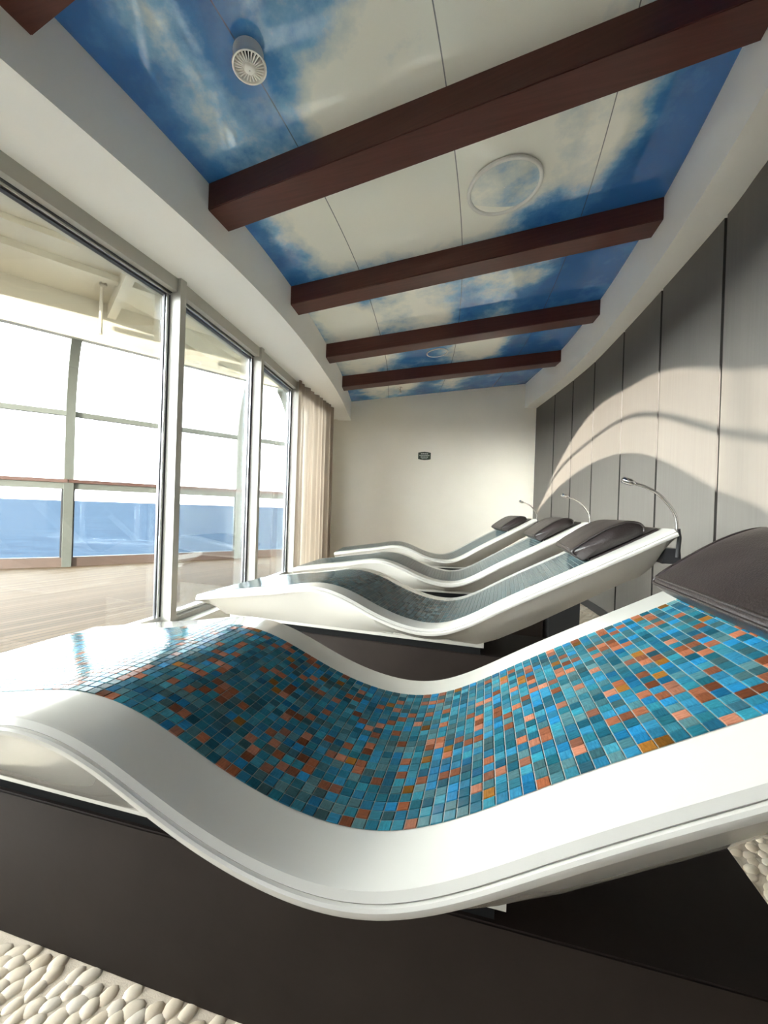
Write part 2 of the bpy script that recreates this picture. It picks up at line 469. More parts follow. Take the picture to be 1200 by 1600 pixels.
struct('wall_right', bm, [M['panel'], M['panel_gap']])
bm = bmesh.new()
o1 = offset(WALL_R, -.012); o2 = offset(WALL_R, .02)
quad_strip(bm, [[P(a.x, HF, a.y), P(a.x, HF+.075, a.y), P(b.x, HF+.075, b.y)] for a, b in zip(o1, o2)])
struct('baseboard_right', bm, M['black'])

bm = bmesh.new()
A, B = Vector((-1.05, 6.093)), Vector((2.30, 5.90))
wall_bar(bm, A, B, HF, 2.1, 0, .1)
struct('wall_back', bm, M['cream'])

# added bulkhead behind the lens, its arched slot cut to shape the sun patch
ZR = -4.0
UP = [(-3.50, .70), (-3.456, .754), (-3.139, 1.164), (-2.851, 1.455), (-2.545, 1.591), (-2.293, 1.529), (-2.057, 1.43), (-1.817, 1.176), (-1.702, 1.008), (-1.60, .84), (-1.50, .66)]
MID = [(-3.50, .66), (-3.456, .72), (-3.119, 1.102), (-2.841, 1.248), (-2.534, 1.31), (-2.284, 1.283), (-2.074, 1.149), (-1.913, .97), (-1.81, .845), (-1.698, .704), (-1.60, .585), (-1.50, .46)]
LOW = [(-3.50, .62), (-3.431, .688), (-3.149, .882), (-2.831, 1.017), (-2.525, 1.058), (-2.274, .992), (-2.04, .815), (-1.81, .535), (-1.693, .395), (-1.60, .27), (-1.50, .13)]
fU, fM, fL = (spline([p[0] for p in q], [p[1] for p in q]) for q in (UP, MID, LOW))
bm = bmesh.new()
xs = [lerp(-3.5, -1.5, k/80) for k in range(81)]
def strip(lo, hi):
    rows = [[P(x, lo(x), ZR), P(x, max(hi(x), lo(x)+.001), ZR), P(x, max(hi(x), lo(x)+.001), ZR-.03), P(x, lo(x), ZR-.03)] for x in xs]
    vr = quad_strip(bm, rows, closed=True); cap(bm, vr[0]); cap(bm, vr[-1], 0, True)
strip(lambda x: HF, lambda x: min(fL(x), fM(x)-.014))
strip(lambda x: fM(x)-.014, lambda x: fM(x)+.014)
strip(lambda x: max(fU(x), fM(x)+.014), lambda x: 2.5)
wall_bar(bm, (-6.3, ZR), (-3.5, ZR), HF, 2.5, -.03, 0)
wall_bar(bm, (-1.5, ZR), (1.0, ZR), HF, 2.5, -.03, 0)
struct('sun_mask_wall', bm, M['rear_dark'])
# ceiling and side walls added behind the lens to cut light from the rear
bm = bmesh.new()
q = [(-3.62, ZR-.03), (.9, ZR-.03), (.50, -1.9), (-2.80, -1.9)]
box8(bm, [P(x, 1.92, z) for x, z in q], [P(x, 1.98, z) for x, z in q])
wall_bar(bm, (-3.62, ZR), (-2.72, -1.95), HF, 1.95, 0, .05)
wall_bar(bm, (.47, -2.1), (.85, ZR), HF, 1.95, 0, .05)
struct('rear_light_cover', bm, M['rear_dark'])

bm = bmesh.new()  # solid wall added across two openings to block window light
for a, b in ((WIN[0], WIN[1]), (WIN[1], WIN[2])): wall_bar(bm, a, b, HF, 1.4, 0, .08)
struct('rear_light_block', bm, M['rear_dark'])

# wall between the last window and the back wall
bm = bmesh.new()
wall_bar(bm, WIN[7], WIN[8], HF, 1.34, 0, .12)
struct('wall_left', bm, M['white'])

# ---------------------------------------------------------------- ceiling: printed sky panels, gently sloping up to the right
BLOBS = [  # a, v (bay index + fraction), radius a, radius v, weight
 (.12, .45, .05, .30, .55), (.07, .80, .05, .16, .40), (.47, .80, .13, .26, .85), (.33, .90, .07, .12, .60), (.60, .86, .14, .20, .75), (.73, .95, .10, .12, .4), (.30, .60, .05, .15, .25),
 (.20, 1.50, .12, .40, .70), (.30, 1.50, .16, .36, .85), (.47, 1.45, .15, .55, .95), (.64, 1.38, .13, .28, .75), (.70, 1.62, .06, .12, .4), (.81, 1.45, .05, .35, .55), (.86, 1.40, .05, .22, .45), (.55, 1.85, .09, .18, .5),
 (.08, 2.62, .09, .40, .95), (.16, 2.72, .06, .24, .6), (.25, 2.55, .05, .22, .45), (.36, 2.65, .08, .40, .95), (.45, 2.80, .05, .18, .5), (.63, 2.50, .08, .22, .55), (.74, 2.42, .06, .20, .45),
 (.08, 3.55, .12, .5, .95), (.20, 3.45, .05, .3, .5), (.55, 3.55, .12, .45, .9), (.66, 3.55, .06, .4, .6), (.40, 3.85, .06, .1, .3),
 (.18, 4.55, .13, .5, .8), (.32, 4.55, .06, .3, .5), (.55, 4.55, .07, .4, .65), (.75, 4.55, .15, .3, .3)]
def cloud(a, v):
    s = .02
    for (ba, bv, ra, rv, wt) in BLOBS:
        d2 = ((a-ba)/ra)**2+((v-bv)/rv)**2
        if d2 < 9: s += wt*math.exp(-d2*.75)
    return min(s, 1.05)
bm = bmesh.new(); uv = bm.loops.layers.uv.new('UVMap'); cl = bm.verts.layers.float.new('cloud')
NA = 72; grid = []
for j in range(len(L_EDGE)):
    row = []
    for i in range(NA+1):
        a = i/NA; q = L_EDGE[j].lerp(R_EDGE[j], a)
        vtx = bm.verts.new(P(q.x, lerp(HL, HR, a), q.y))
        vtx[cl] = cloud(a, j/NSEG-3); row.append(vtx)
    grid.append(row)
for j in range(len(grid)-1):
    for i in range(NA):
        f = bm.faces.new((grid[j][i], grid[j+1][i], grid[j+1][i+1], grid[j][i+1]))
        for lp, (ii, jj) in zip(f.loops, ((i, j), (i, j+1), (i+1, j+1), (i+1, j))): lp[uv].uv = (ii/NA, jj/NSEG-3)
struct('ceiling', bm, M['sky_print'], smooth=True)

# left bulkhead: face below the sky panels and the underside out to the window heads
bm = bmesh.new()
def winx(z): return pw([(p.y, p.x) for p in WIN], z)
rows = []
for p in L_EDGE:
    wz = p.y - .28*min(1, max(0, (5.6-p.y)/4))
    wx = winx(wz)
    rows.append([P(p.x, HL+.03, p.y), P(p.x, HSL, p.y), P(lerp(p.x, wx, .42), HSL, lerp(p.y, wz, .42)), P(lerp(p.x, wx, .43), HSL+.012, lerp(p.y, wz, .43)), P(wx-.06, HSL+.012, wz)])
quad_strip(bm, rows)
struct('trim_1', bm, M['white'])
# right bulkhead: face and narrow underside over the panelled wall
bm = bmesh.new()
rows = []
for p in R_EDGE:
    wx = pw([(q.y, q.x) for q in WALL_R], p.y-.03)
    rows.append([P(p.x, HR+.03, p.y), P(p.x, HSR, p.y), P(max(wx+.03, p.x+.1), HSR, p.y-.03)])
quad_strip(bm, rows, flip=True)
struct('trim_2', bm, M['white'])

# ---------------------------------------------------------------- ceiling beams
def beam(name, iL, label):
    Lp, Rp = L_ROWS[iL], R_ROWS[iL]
    d = (Rp-Lp).normalized()
    kL = (L_ROWS[min(iL+1, 8)]-L_ROWS[iL]).normalized(); kR = (R_ROWS[min(iL+1, 8)]-R_ROWS[iL]).normalized()
    th, hg = .168, .132
    bm = bmesh.new(); uv = bm.loops.layers.uv.new('UVMap')
    L0, R0, L1, R1 = Lp, Rp, Lp+kL*th, Rp+kR*th
    mid = (Lp+Rp)/2
    pts = lambda dh, s=0: [P(p.x-mid.x, h+dh, p.y-mid.y) - Vector((0, 0, ZC+K*(HL+HR)/2)) for p, h in ((L0, HL), (R0, HR), (R1, HR), (L1, HL))]
    box8(bm, pts(-hg), pts(.004))
    bmesh.ops.bevel(bm, geom=[e for e in bm.edges if abs(e.verts[0].co.z-e.verts[1].co.z) < .4 and min(e.verts[0].co.z, e.verts[1].co.z) < -.05 and (e.verts[0].co-e.verts[1].co).length > 1], offset=.004, segments=2, affect='EDGES')
    ln = Vector((d.x, d.y, .12)).normalized()
    for f in bm.faces:
        for lp in f.loops:
            c = lp.vert.co; lp[uv].uv = (c.dot(ln), c.z*.8 + c.y*.6)
    o = link(name, bm, M['beam']); o.location = (K*mid.x, K*mid.y, ZC+K*(HL+HR)/2)
    return tag(o, label, 'beam', 'dark wooden ceiling beams')
beam('ceiling_beam', 3, 'dark wooden ceiling beam cut off by the top left corner of the photo')
beam('ceiling_beam', 4, 'widest dark wooden beam crossing the ceiling, just behind the round vent')
beam('ceiling_beam', 5, 'dark wooden ceiling beam just behind the big round sky-printed disc')
beam('ceiling_beam', 6, 'dark wooden ceiling beam between the second and the farthest beam')
beam('ceiling_beam', 7, 'farthest dark wooden ceiling beam, next to the cream back wall')

# ---------------------------------------------------------------- window wall
def window(i, A, B, mull_end=True):
    A = Vector(A); B = Vector(B); d = (B-A).normalized()
    root = bpy.data.objects.new('window_%d' % i, None); C.objects.link(root); root['kind'] = 'structure'
    mid = (A+B)/2; root.location = P(mid.x, H_CURB, mid.y)
    inv = Matrix.Translation(-root.location)
    def part(name, bm, m):
        bmesh.ops.transform(bm, matrix=inv, verts=bm.verts); return link(name, bm, m, root)
    bm = bmesh.new()                                         # head, sill and far mullion (right is inside: negative offset)
    wall_bar(bm, A, B, H_HEAD, HSL+.02, -.07, .05)
    wall_bar(bm, A, B, H_CURB-.02, H_CURB+.02, -.045, .05)
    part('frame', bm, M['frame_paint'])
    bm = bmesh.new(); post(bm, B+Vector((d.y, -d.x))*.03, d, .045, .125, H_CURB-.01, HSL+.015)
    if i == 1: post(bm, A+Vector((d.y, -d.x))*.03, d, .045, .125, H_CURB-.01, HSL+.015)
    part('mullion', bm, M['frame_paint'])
    bm = bmesh.new(); e = .023
    wall_bar(bm, A+d*e, B-d*e, H_HEAD-.004, H_HEAD, -.03, .02); wall_bar(bm, A+d*e, B-d*e, H_HEAD-.026, H_HEAD-.020, -.008, .02)
    for q in (A+d*(e+.003), B-d*(e+.003)): post(bm, q+Vector((d.y, -d.x))*.008, d, .006, .02, H_CURB+.02, H_HEAD)
    for q in (A+d*(e+.027), B-d*(e+.027)): post(bm, q, d, .006, .012, H_CURB+.02, H_HEAD-.02)
    part('gasket', bm, M['gasket'])
    bm = bmesh.new()
    wall_bar(bm, A+d*e, B-d*e, H_HEAD-.020, H_HEAD-.004, -.022, .02)
    for q in (A+d*(e+.015), B-d*(e+.015)): post(bm, q, d, .018, .03, H_CURB+.02, H_HEAD-.01)
    wall_bar(bm, A+d*e, B-d*e, H_CURB+.02, H_CURB+.045, -.02, .02)
    part('glazing_bead', bm, M['alu'])
    bm = bmesh.new(); wall_bar(bm, A+d*.04, B-d*.04, H_CURB+.03, H_HEAD-.02, -.003, .004)
    if i <= 5: part('pane', bm, M['glass'])           # windows further back are replaced by added solid wall
    else: bm.free()
for i in range(4): window(i+1, WIN[3+i], WIN[4+i])
window(5, WIN[2], WIN[3])

# raised curb below the windows
bm = bmesh.new()
inner = offset(bez(WIN[:8], 8), .11); outer = offset(bez(WIN[:8], 8), -.05)
quad_strip(bm, [[P(a.x, HF, a.y), P(a.x, H_CURB-.012, a.y), P(b.x, H_CURB-.012, b.y), P(b.x, HF, b.y)] for a, b in zip(inner, outer)])
struct('trim_3', bm, M['white'])
# outer house wall above the windows
bm = bmesh.new()
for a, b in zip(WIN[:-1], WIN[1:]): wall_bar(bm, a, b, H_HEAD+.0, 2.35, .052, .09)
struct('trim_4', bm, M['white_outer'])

# ---------------------------------------------------------------- open deck outside
bm = bmesh.new(); uv = bm.loops.layers.uv.new('UVMap')
dk = [(-6.5, 1.5), (-5.35, 3.75), (-4.28, 4.50), (-3.70, 4.80), (-2.16, 6.10), (-1.52, 6.64), (-1.05, 6.75)]
dpoly = [(-8.5, -4.2)] + dk + [(q.x-.06, q.y) for q in reversed(WIN)] + [(.4, -2.0), (1.0, -4.2)]
f = bm.faces.new([bm.verts.new(P(x, H_DECK, z)) for x, z in dpoly][::-1])
ca, sa = math.cos(math.radians(26.5)), math.sin(math.radians(26.5))
for lp in f.loops:
    c = lp.vert.co; lp[uv].uv = (c.x*sa+c.y*ca, c.x*ca-c.y*sa)
if f.normal.z < 0: f.normal_flip()
deck = link('deck_floor', bm, M['deck'], kind='structure')

# windscreen along the deck edge: curved posts, rails, glass
scr = empty('deck_windscreen', P(-2.95, H_DECK, 5.4))
tag(scr, 'white glazed deck windscreen with curved posts and a wooden cap rail, outside the windows', 'windscreen')
def sp(name, bm, m, parent=None):
    bmesh.ops.transform(bm, matrix=Matrix.Translation(-scr.location), verts=bm.verts); return link(name, bm, m, parent or scr)
PO = V2([(-6.4, 1.7), (-5.30, 3.82), (-3.72, 4.77), (-2.18, 6.06), (-1.53, 6.60)])
INW = V2([(.8, -.35), (.68, -.58), (.62, -.70), (.50, -.80), (-.14, -1.0)])
for i, p in enumerate(PO):
    n = INW[i].normalized(); side = Vector((-n.y, n.x))
    bm = bmesh.new(); prof = [(0, H_DECK), (0, .3), (0, .95)]
    for k in range(1, 9):
        a = k/8*math.pi/2*.80; prof.append((.80*(1-math.cos(a)), .95+.86*math.sin(a)))
    rows = []
    for k, (o, h) in enumerate(prof):
        q0 = p+n*(o-.03); q1 = p+n*(o+.06); hh = .028
        # thickness square to the curve
        k2 = min(k+1, len(prof)-1); k1 = max(k-1, 0)
        t = Vector((prof[k2][0]-prof[k1][0], prof[k2][1]-prof[k1][1])).normalized(); nn = Vector((t.y, -t.x))
        pin = (o+nn.x*.05, h+nn.y*.05); pout = (o-nn.x*.03, h-nn.y*.03)
        rows.append([P(*((p+n*pout[0]-side*.045).x, pout[1], (p+n*pout[0]-side*.045).y)), P((p+n*pin[0]-side*.045).x, pin[1], (p+n*pin[0]-side*.045).y),
                     P((p+n*pin[0]+side*.045).x, pin[1], (p+n*pin[0]+side*.045).y), P((p+n*pout[0]+side*.045).x, pout[1], (p+n*pout[0]+side*.045).y)])
    vr = quad_strip(bm, rows, closed=True); cap(bm, vr[0]); cap(bm, vr[-1], 0, True)
    sharp(sp('post', bm, M['screen_paint']))
for a, b, na, nb in zip(PO[:-1], PO[1:], INW[:-1], INW[1:]):
    bm = bmesh.new(); wall_bar(bm, a, b, .985, 1.045, -.03, .03); sp('middle_rail', bm, M['screen_paint'])
    bm = bmesh.new(); wall_bar(bm, a, b, .13, .205, -.03, .03); sp('lower_rail', bm, M['screen_paint'])
    bm = bmesh.new(); wall_bar(bm, a, b, .205, .245, -.06, .06); sp('cap_rail', bm, M['cap'])
    bm = bmesh.new(); wall_bar(bm, a, b, H_DECK, H_DECK+.105, -.03, .03); sp('kickboard', bm, M['kick'])
    d = (b-a).normalized()
    bm = bmesh.new()
    for q in (a+d*.055, b-d*.055): post(bm, q, d, .016, .03, H_DECK+.1, .13)
    wall_bar(bm, a+d*.055, b-d*.055, H_DECK+.1, H_DECK+.112, -.015, .015)
    sp('gasket', bm, M['gasket'])
    bm = bmesh.new(); wall_bar(bm, a+d*.05, b-d*.05, H_DECK+.1, .14, -.004, .004); sp('pane', bm, M['glass_outer'])
    bm = bmesh.new(); wall_bar(bm, a+d*.05, b-d*.05, 1.04, .985, .0, .002)
    bm.clear()
    rows = []
    for k in range(0, 9):
        ang = k/8*math.pi/2*.80; o = .80*(1-math.cos(ang)); h = 1.03+.80*math.sin(ang)
        qa = a+na.normalized()*o+d*.05; qb = b+nb.normalized()*o-d*.05
        rows.append([P(qa.x, h, qa.y), P(qb.x, h, qb.y)])
    quad_strip(bm, rows); sp('curved_pane', bm, M['glass_outer'])

# canopy over the deck
bm = bmesh.new()
edge = V2([(-6.0, 1.75), (-4.75, 3.20), (-3.75, 4.0), (-1.90, 5.65), (-1.15, 6.2)])
for a, b in zip(edge[:-1], edge[1:]):
    wall_bar(bm, a, b, 1.75, 2.2, 0, .06)
    wall_bar(bm, a, b, 1.74, 1.79, -.02, .08)
ein = edge
wl = [Vector((q.x-.05, q.y)) for q in WIN[3:]]
top = [P(p.x, 2.2, p.y) for p in ein] + [P(p.x, 2.2, p.y) for p in reversed(wl)]
bm.faces.new([bm.verts.new(p) for p in top])
for off, wdt, dp in ((.75, .10, .06), (1.15, .04, .05), (1.6, .12, .07)):
    l2 = offset(edge, off)
    for a, b in zip(l2[:-1], l2[1:]): wall_bar(bm, a, b, 2.2-dp, 2.2, 0, wdt)
a = edge[2].lerp(edge[3], .32)
wall_bar(bm, a, a+Vector((.62, -.7))*1.7, 2.05, 2.2, 0, .08)
wall_bar(bm, edge[3], edge[3]+Vector((.85, -.25))*1.2, 2.05, 2.2, 0, .08)
link('deck_canopy', bm, M['white_outer'], kind='structure')
# small pipe bending down at the canopy edge
bm = bmesh.new()
pa = Vector((-3.05, 4.28))
tube(bm, [Vector((0, 0, 0)), Vector((0, 0, .18)), Vector((.01, -.02, .32)), Vector((.05, -.07, .42)), Vector((.12, -.16, .47)), Vector((.3, -.38, .47))], .018, 8)
tube(bm, [Vector((.15, -.19, .44)), Vector((.15, -.19, .56))], .035, 8)
pipe = link('drain_pipe', bm, M['tan_pipe'], smooth=True); pipe.location = P(pa.x, 1.76, pa.y)
tag(pipe, 'thin white drain pipe bending down under the canopy over the deck', 'pipe')

# sea to the horizon
bm = bmesh.new()
n = 96; zc = -24
rings = [60, 150, 400, 1200, 4000, 14000, 45000]
c = bm.verts.new((0, 0, zc)); prev = None
for r in rings:
    ring = [bm.verts.new((r*math.cos(2*math.pi*k/n), r*math.sin(2*math.pi*k/n), zc)) for k in range(n)]
    for k in range(n):
        if prev is None: bm.faces.new((c, ring[k], ring[(k+1) % n]))
        else: bm.faces.new((prev[k], ring[k], ring[(k+1) % n], prev[(k+1) % n]))
    prev = ring
sea = link('sea', bm, M['sea'], kind='stuff')
sea['label'] = 'blue open sea stretching to the horizon beyond the deck'; sea['category'] = 'sea'

# ---------------------------------------------------------------- heated loungers
TK = [0, .15, .3, .45, .6, .75, .9, 1.05, 1.2, 1.4, 1.7, 2.0]
SK = [-.4406, -.4170, -.3930, -.3705, -.3475, -.3670, -.4270, -.4715, -.4685, -.3675, -.1995, -.0300]
S = spline(TK, SK)
def slope(t): return (S(min(t+.01, 2.0))-S(max(t-.01, 0)))/(min(t+.01, 2.0)-max(t-.01, 0))
BOT = [(0, -.482), (.035, -.515), (.085, -.552), (1.34, -.552), (1.42, -.520), (1.55, -.448), (1.74, -.332), (1.93, -.215), (1.965, -.180), (2.0, -.075)]
SEC = [(.016, 0), (.011, .0012), (.0045, .010), (.006, .0125), (.0015, .0135), (-.001, .017), (-.001, .022), (.001, .0265), (.007, .028)]
AIN = .1075
def Lp(t, l, h): return Vector((K*t, K*l, K*(h-HF)))
def on(t, l, dn):
    s = slope(t); n = math.sqrt(1+s*s)
    return t+dn*s/n, l, S(t)-dn/n
def make_lounger(mosaic_mat):
    root = empty('heated_lounger', (0, 0, 0))
    # shell
    bm = bmesh.new(); ts = [i*2.0/160 for i in range(161)]
    ts = sorted(set(ts+[.006, .02, .035, .05, .085, 1.965, 1.975, 1.99]))
    rows = []
    for t in ts:
        half = [Lp(*on(t, l, d)) for l, d in SEC]
        tt, _, hb = on(t, 0, .030)
        bt = min(pw(BOT, t), hb-.004); inset = lerp(.010, .125, min(1, max(0, (hb-bt)/.055)**.6))
        tb = t if t < 1.9 else lerp(t, tt, .5)
        side = []
        for k in (.3, .65, .9, 1):
            side.append(Lp(lerp(tt, tb, k), lerp(.007, inset, k**1.15), lerp(hb, bt, k**.92)))
        left = half + side
        right = [Vector((p.x, K*W_L-p.y, p.z)) for p in reversed(left)]
        rows.append(left + right)
    vr = quad_strip(bm, rows, closed=True)
    cap(bm, vr[0]); cap(bm, vr[-1], 0, True)
    bmesh.ops.recalc_face_normals(bm, faces=bm.faces)
    sharp(link('shell', bm, M['shell'], root), 30)
    # base slab, recess and plinth under the shell
    def lbox(t0, t1, l0, l1, h0, h1):
        bm = bmesh.new()
        q = lambda h: [Lp(t0, l0, h), Lp(t1, l0, h), Lp(t1, l1, h), Lp(t0, l1, h)]
        box8(bm, q(h0), q(h1)); return bm
    link('base_slab', lbox(.10, 1.365, .136, W_L-.136, -.569, -.545), M['shell'], root)
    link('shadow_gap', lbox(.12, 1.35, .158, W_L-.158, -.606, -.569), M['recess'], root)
    pl = lbox(.11, 1.775, .149, W_L-.149, HF, -.605)
    bmesh.ops.bevel(pl, geom=pl.edges[:], offset=.003, segments=2, affect='EDGES')
    link('plinth', pl, M['plinth'], root)
    # mosaic: grout bed plus glass tiles
    bm = bmesh.new(); uv = bm.loops.layers.uv.new('UVMap')
    T1 = 1.755; fine = [i*T1/700 for i in range(701)]
    arc = [0]
    for a, b in zip(fine[:-1], fine[1:]): arc.append(arc[-1]+math.hypot(b-a, S(b)-S(a)))
    def t_at(s):
        lo, hi = 0, 700
        while hi-lo > 1:
            m = (lo+hi)//2
            if arc[m] <= s: lo = m
            else: hi = m
        return lerp(fine[lo], fine[hi], (s-arc[lo])/(arc[hi]-arc[lo]))
    NL = 23; pl_ = (W_L-2*AIN)/NL; NT_ = int(arc[-1]/.0204); pt = (arc[-1]-.002)/NT_
    rows = []
    for i in range(NT_*2+1):
        t = t_at(min(arc[-1]-1e-6, .001+i*pt/2))
        rows.append([Lp(*on(t, AIN, -.0006)), Lp(*on(t, W_L-AIN, -.0006))])
    quad_strip(bm, rows, mat=1, flip=True)
    g = .00062
    for i in range(NT_):
        t0, t1 = t_at(.001+i*pt+g), t_at(min(arc[-1]-1e-6, .001+(i+1)*pt-g))
        e = .0009*(t1-t0)/.018
        for j in range(NL):
            l0, l1 = AIN+j*pl_+g, AIN+(j+1)*pl_-g
            b4 = [Lp(*on(t, l, -.0006)) for t, l in ((t0, l0), (t1, l0), (t1, l1), (t0, l1))]
            t4 = [Lp(*on(t, l, -.0019)) for t, l in ((t0+e, l0+.0009), (t1-e, l0+.0009), (t1-e, l1-.0009), (t0+e, l1-.0009))]
            vb = [bm.verts.new(p) for p in b4]; vt = [bm.verts.new(p) for p in t4]
            uvs = ((.06, .06), (.94, .06), (.94, .94), (.06, .94))
            f = bm.faces.new(vt)
            for lp, (u, v) in zip(f.loops, uvs): lp[uv].uv = (i+u, j+v)
            for k in range(4):
                m = (k+1) % 4
                f = bm.faces.new((vb[k], vb[m], vt[m], vt[k]))
                for lp, (u, v) in zip(f.loops, (uvs[k], uvs[m], uvs[m], uvs[k])): lp[uv].uv = (i+u, j+v)
    link('mosaic', bm, [mosaic_mat, M['grout']], root)
    # black head pad between pillow and head end
    bm = bmesh.new(); rows = []
    for k in range(13):
        t = lerp(1.757, 1.985, k/12)
        rows.append([Lp(*on(t, .105, .001)), Lp(*on(t, .105, -.006)), Lp(*on(t, .115, -.009)), Lp(*on(t, W_L-.115, -.009)), Lp(*on(t, W_L-.105, -.006)), Lp(*on(t, W_L-.105, .001))])
    vr = quad_strip(bm, rows, flip=True); cap(bm, vr[0], 0, True); cap(bm, vr[-1])
    hp = link('head_pad', bm, M['leather'], root); hp['label'] = 'flat black pad at the head end'
    # reading lamp
    bm = bmesh.new()
    q = lambda h, a, b: [Lp(a, .035, h), Lp(b, .035, h), Lp(b, .10, h), Lp(a, .10, h)]
    box8(bm, q(-.155, 1.975, 2.035), q(-.10, 1.985, 2.03))
    tube(bm, [Lp(2.02, .03, -.13), Lp(2.022, .025, -.06), Lp(2.016, .022, -.03)], .007*K, 10)
    lb = link('reading_lamp', bm, M['black'], root)
    lb['label'] = 'black bracket of the reading lamp'
    bm = bmesh.new()
    pts = bez([Lp(2.016, .022, -.05), Lp(2.005, .02, .02), Lp(1.962, .02, .082), Lp(1.915, .02, .114), Lp(1.872, .02, .130)], 8)
    tube(bm, pts, .0055*K, 10); gn = link('gooseneck', bm, M['chrome'], lb, True); gn['label'] = 'bent steel gooseneck'
    bm = bmesh.new()
    tube(bm, [Lp(1.880, .02, .1275), Lp(1.872, .02, .130), Lp(1.866, .02, .1315), Lp(1.838, .02, .141), Lp(1.834, .02, .1425)], [.005*K, .009*K, .0115*K, .0115*K, .007*K], 14)
    link('lamp_head', bm, M['chrome'], lb, True)
    return root
grp = 'wave-shaped mosaic loungers in a row'
LABELS = ['nearest white heated lounger with bright blue and copper mosaic, filling the foreground',
          'second white heated lounger from the camera, grey-teal mosaic, directly behind the blue and copper one',
          'third white heated lounger from the camera, grey-teal mosaic, between the second and the farthest',
          'farthest white heated lounger with grey-teal mosaic, next to the cream back wall']
proto = make_lounger(M['mosaic_blue'])
lounge = [proto] + [copy_tree(proto) for _ in range(3)]
grey = [c for c in proto.children if c.name.startswith('mosaic')][0].data.copy(); grey.materials[0] = M['mosaic_grey']
for i, o in enumerate(lounge):
    X0, Z0, ph = POSES[i]
    o.location = (K*X0, K*Z0, 0); o.rotation_euler = (0, 0, -ph); tag(o, LABELS[i], 'lounger', grp)
    if i:
        for c in o.children:
            if c.name.startswith('mosaic'): c.data = grey

# ---------------------------------------------------------------- pillows
def make_pillow():
    root = empty('headrest_pillow', (0, 0, 0))
    # outline in (along the backrest, away from it), then lofted across the lounger
    prof = bez([Vector((1.712, .010)), Vector((1.698, .034)), Vector((1.690, .060)), Vector((1.712, .072)), Vector((1.775, .083)), Vector((1.84, .088)), Vector((1.895, .080)), Vector((1.928, .055)), Vector((1.932, .025)), Vector((1.91, .010)), Vector((1.82, .0095)), Vector((1.74, .0095)), Vector((1.712, .010))], 5)[:-1]
    cx, cy = 1.815, .048
    l0, l1 = .100, .560; NLt = 26; rows = []
    for k in range(NLt+1):
        x = -1+2*k/NLt; l = lerp(l0, l1, k/NLt)
        s = (1-abs(x)**16)**.35*.10+.90 if abs(x) < 1 else .90
        b = 1+.04*(1-x*x)+.012*math.sin(9*x+1)
        row = []
        for p in prof:
            dn = max(.0095, cy+(p.y-cy)*(s*b if p.y > cy else s)); tt = cx+(p.x-cx)*(.5+.5*s)
            a, c, h = on(tt+.022, l, -dn); row.append(Lp(a, c, h))
        rows.append(row)
    bm = bmesh.new()
    vr = quad_strip(bm, rows, closed=True)
    for ring, fl in ((vr[0], True), (vr[-1], False)):
        cpt = sum((v.co for v in ring), Vector())/len(ring)
        cpt.y += (-.012 if fl else .012)*K
        cv = bm.verts.new(cpt); n = len(ring)
        for j in range(n):
            q = (ring[j], ring[(j+1) % n], cv); bm.faces.new(q if fl else q[::-1])
    bmesh.ops.recalc_face_normals(bm, faces=bm.faces)
    cu = link('cushion', bm, M['leather'], root, True)
    bm = bmesh.new()
    for idx in (0, NLt):
        r = rows[idx]; sgn = -1 if idx == 0 else 1
        loop = [p + Vector((0, .001*sgn, 0)) for p in r[6:44]]
        tube(bm, loop, .0038*K, 8)
    for j in (13, 10, 37):
        tube(bm, [r[j] + Vector((-.001, 0, .0005)) for r in rows], .0034*K, 8)
    link('piping', bm, M['leather'], root, True)
    return root
pp = make_pillow()
pils = [pp] + [copy_tree(pp) for _ in range(3)]
PLAB = ['large dark brown leather pillow at the right edge, on the blue and copper lounger',
        'dark brown leather pillow on the second lounger from the camera',
        'dark brown leather pillow on the third lounger from the camera',
        'smallest-looking dark leather pillow, on the farthest lounger by the back wall']
for i, o in enumerate(pils):
    X0, Z0, ph = POSES[i]; o.location = (K*X0, K*Z0, 0); o.rotation_euler = (0, 0, -ph)
    tag(o, PLAB[i], 'pillow', 'leather headrest pillows')

# ---------------------------------------------------------------- black box added at an unclear dark shape below the second lounger's head end
eb = empty('black_box', P(1.247, HF, 2.815), -.184)
tag(eb, 'black box on the floor below the second lounger head end, near the panelled wall', 'box')
bm = bmesh.new(); a, b_, h_ = .10, .10, .375
box8(bm, [Vector((K*x, K*y, 0)) for x, y in ((-a, -b_), (a, -b_), (a, b_), (-a, b_))], [Vector((K*x, K*y, K*h_)) for x, y in ((-a, -b_), (a, -b_), (a, b_), (-a, b_))])
bmesh.ops.bevel(bm, geom=bm.edges[:], offset=.006, segments=2, affect='EDGES'); link('body', bm, M['black'], eb)
bm = bmesh.new(); a += .006; b_ += .006
box8(bm, [Vector((K*x, K*y, K*h_-.002)) for x, y in ((-a, -b_), (a, -b_), (a, b_), (-a, b_))], [Vector((K*x, K*y, K*h_+.014)) for x, y in ((-a, -b_), (a, -b_), (a, b_), (-a, b_))])
bmesh.ops.bevel(bm, geom=bm.edges[:], offset=.004, segments=2, affect='EDGES'); link('lid', bm, M['black'], eb)

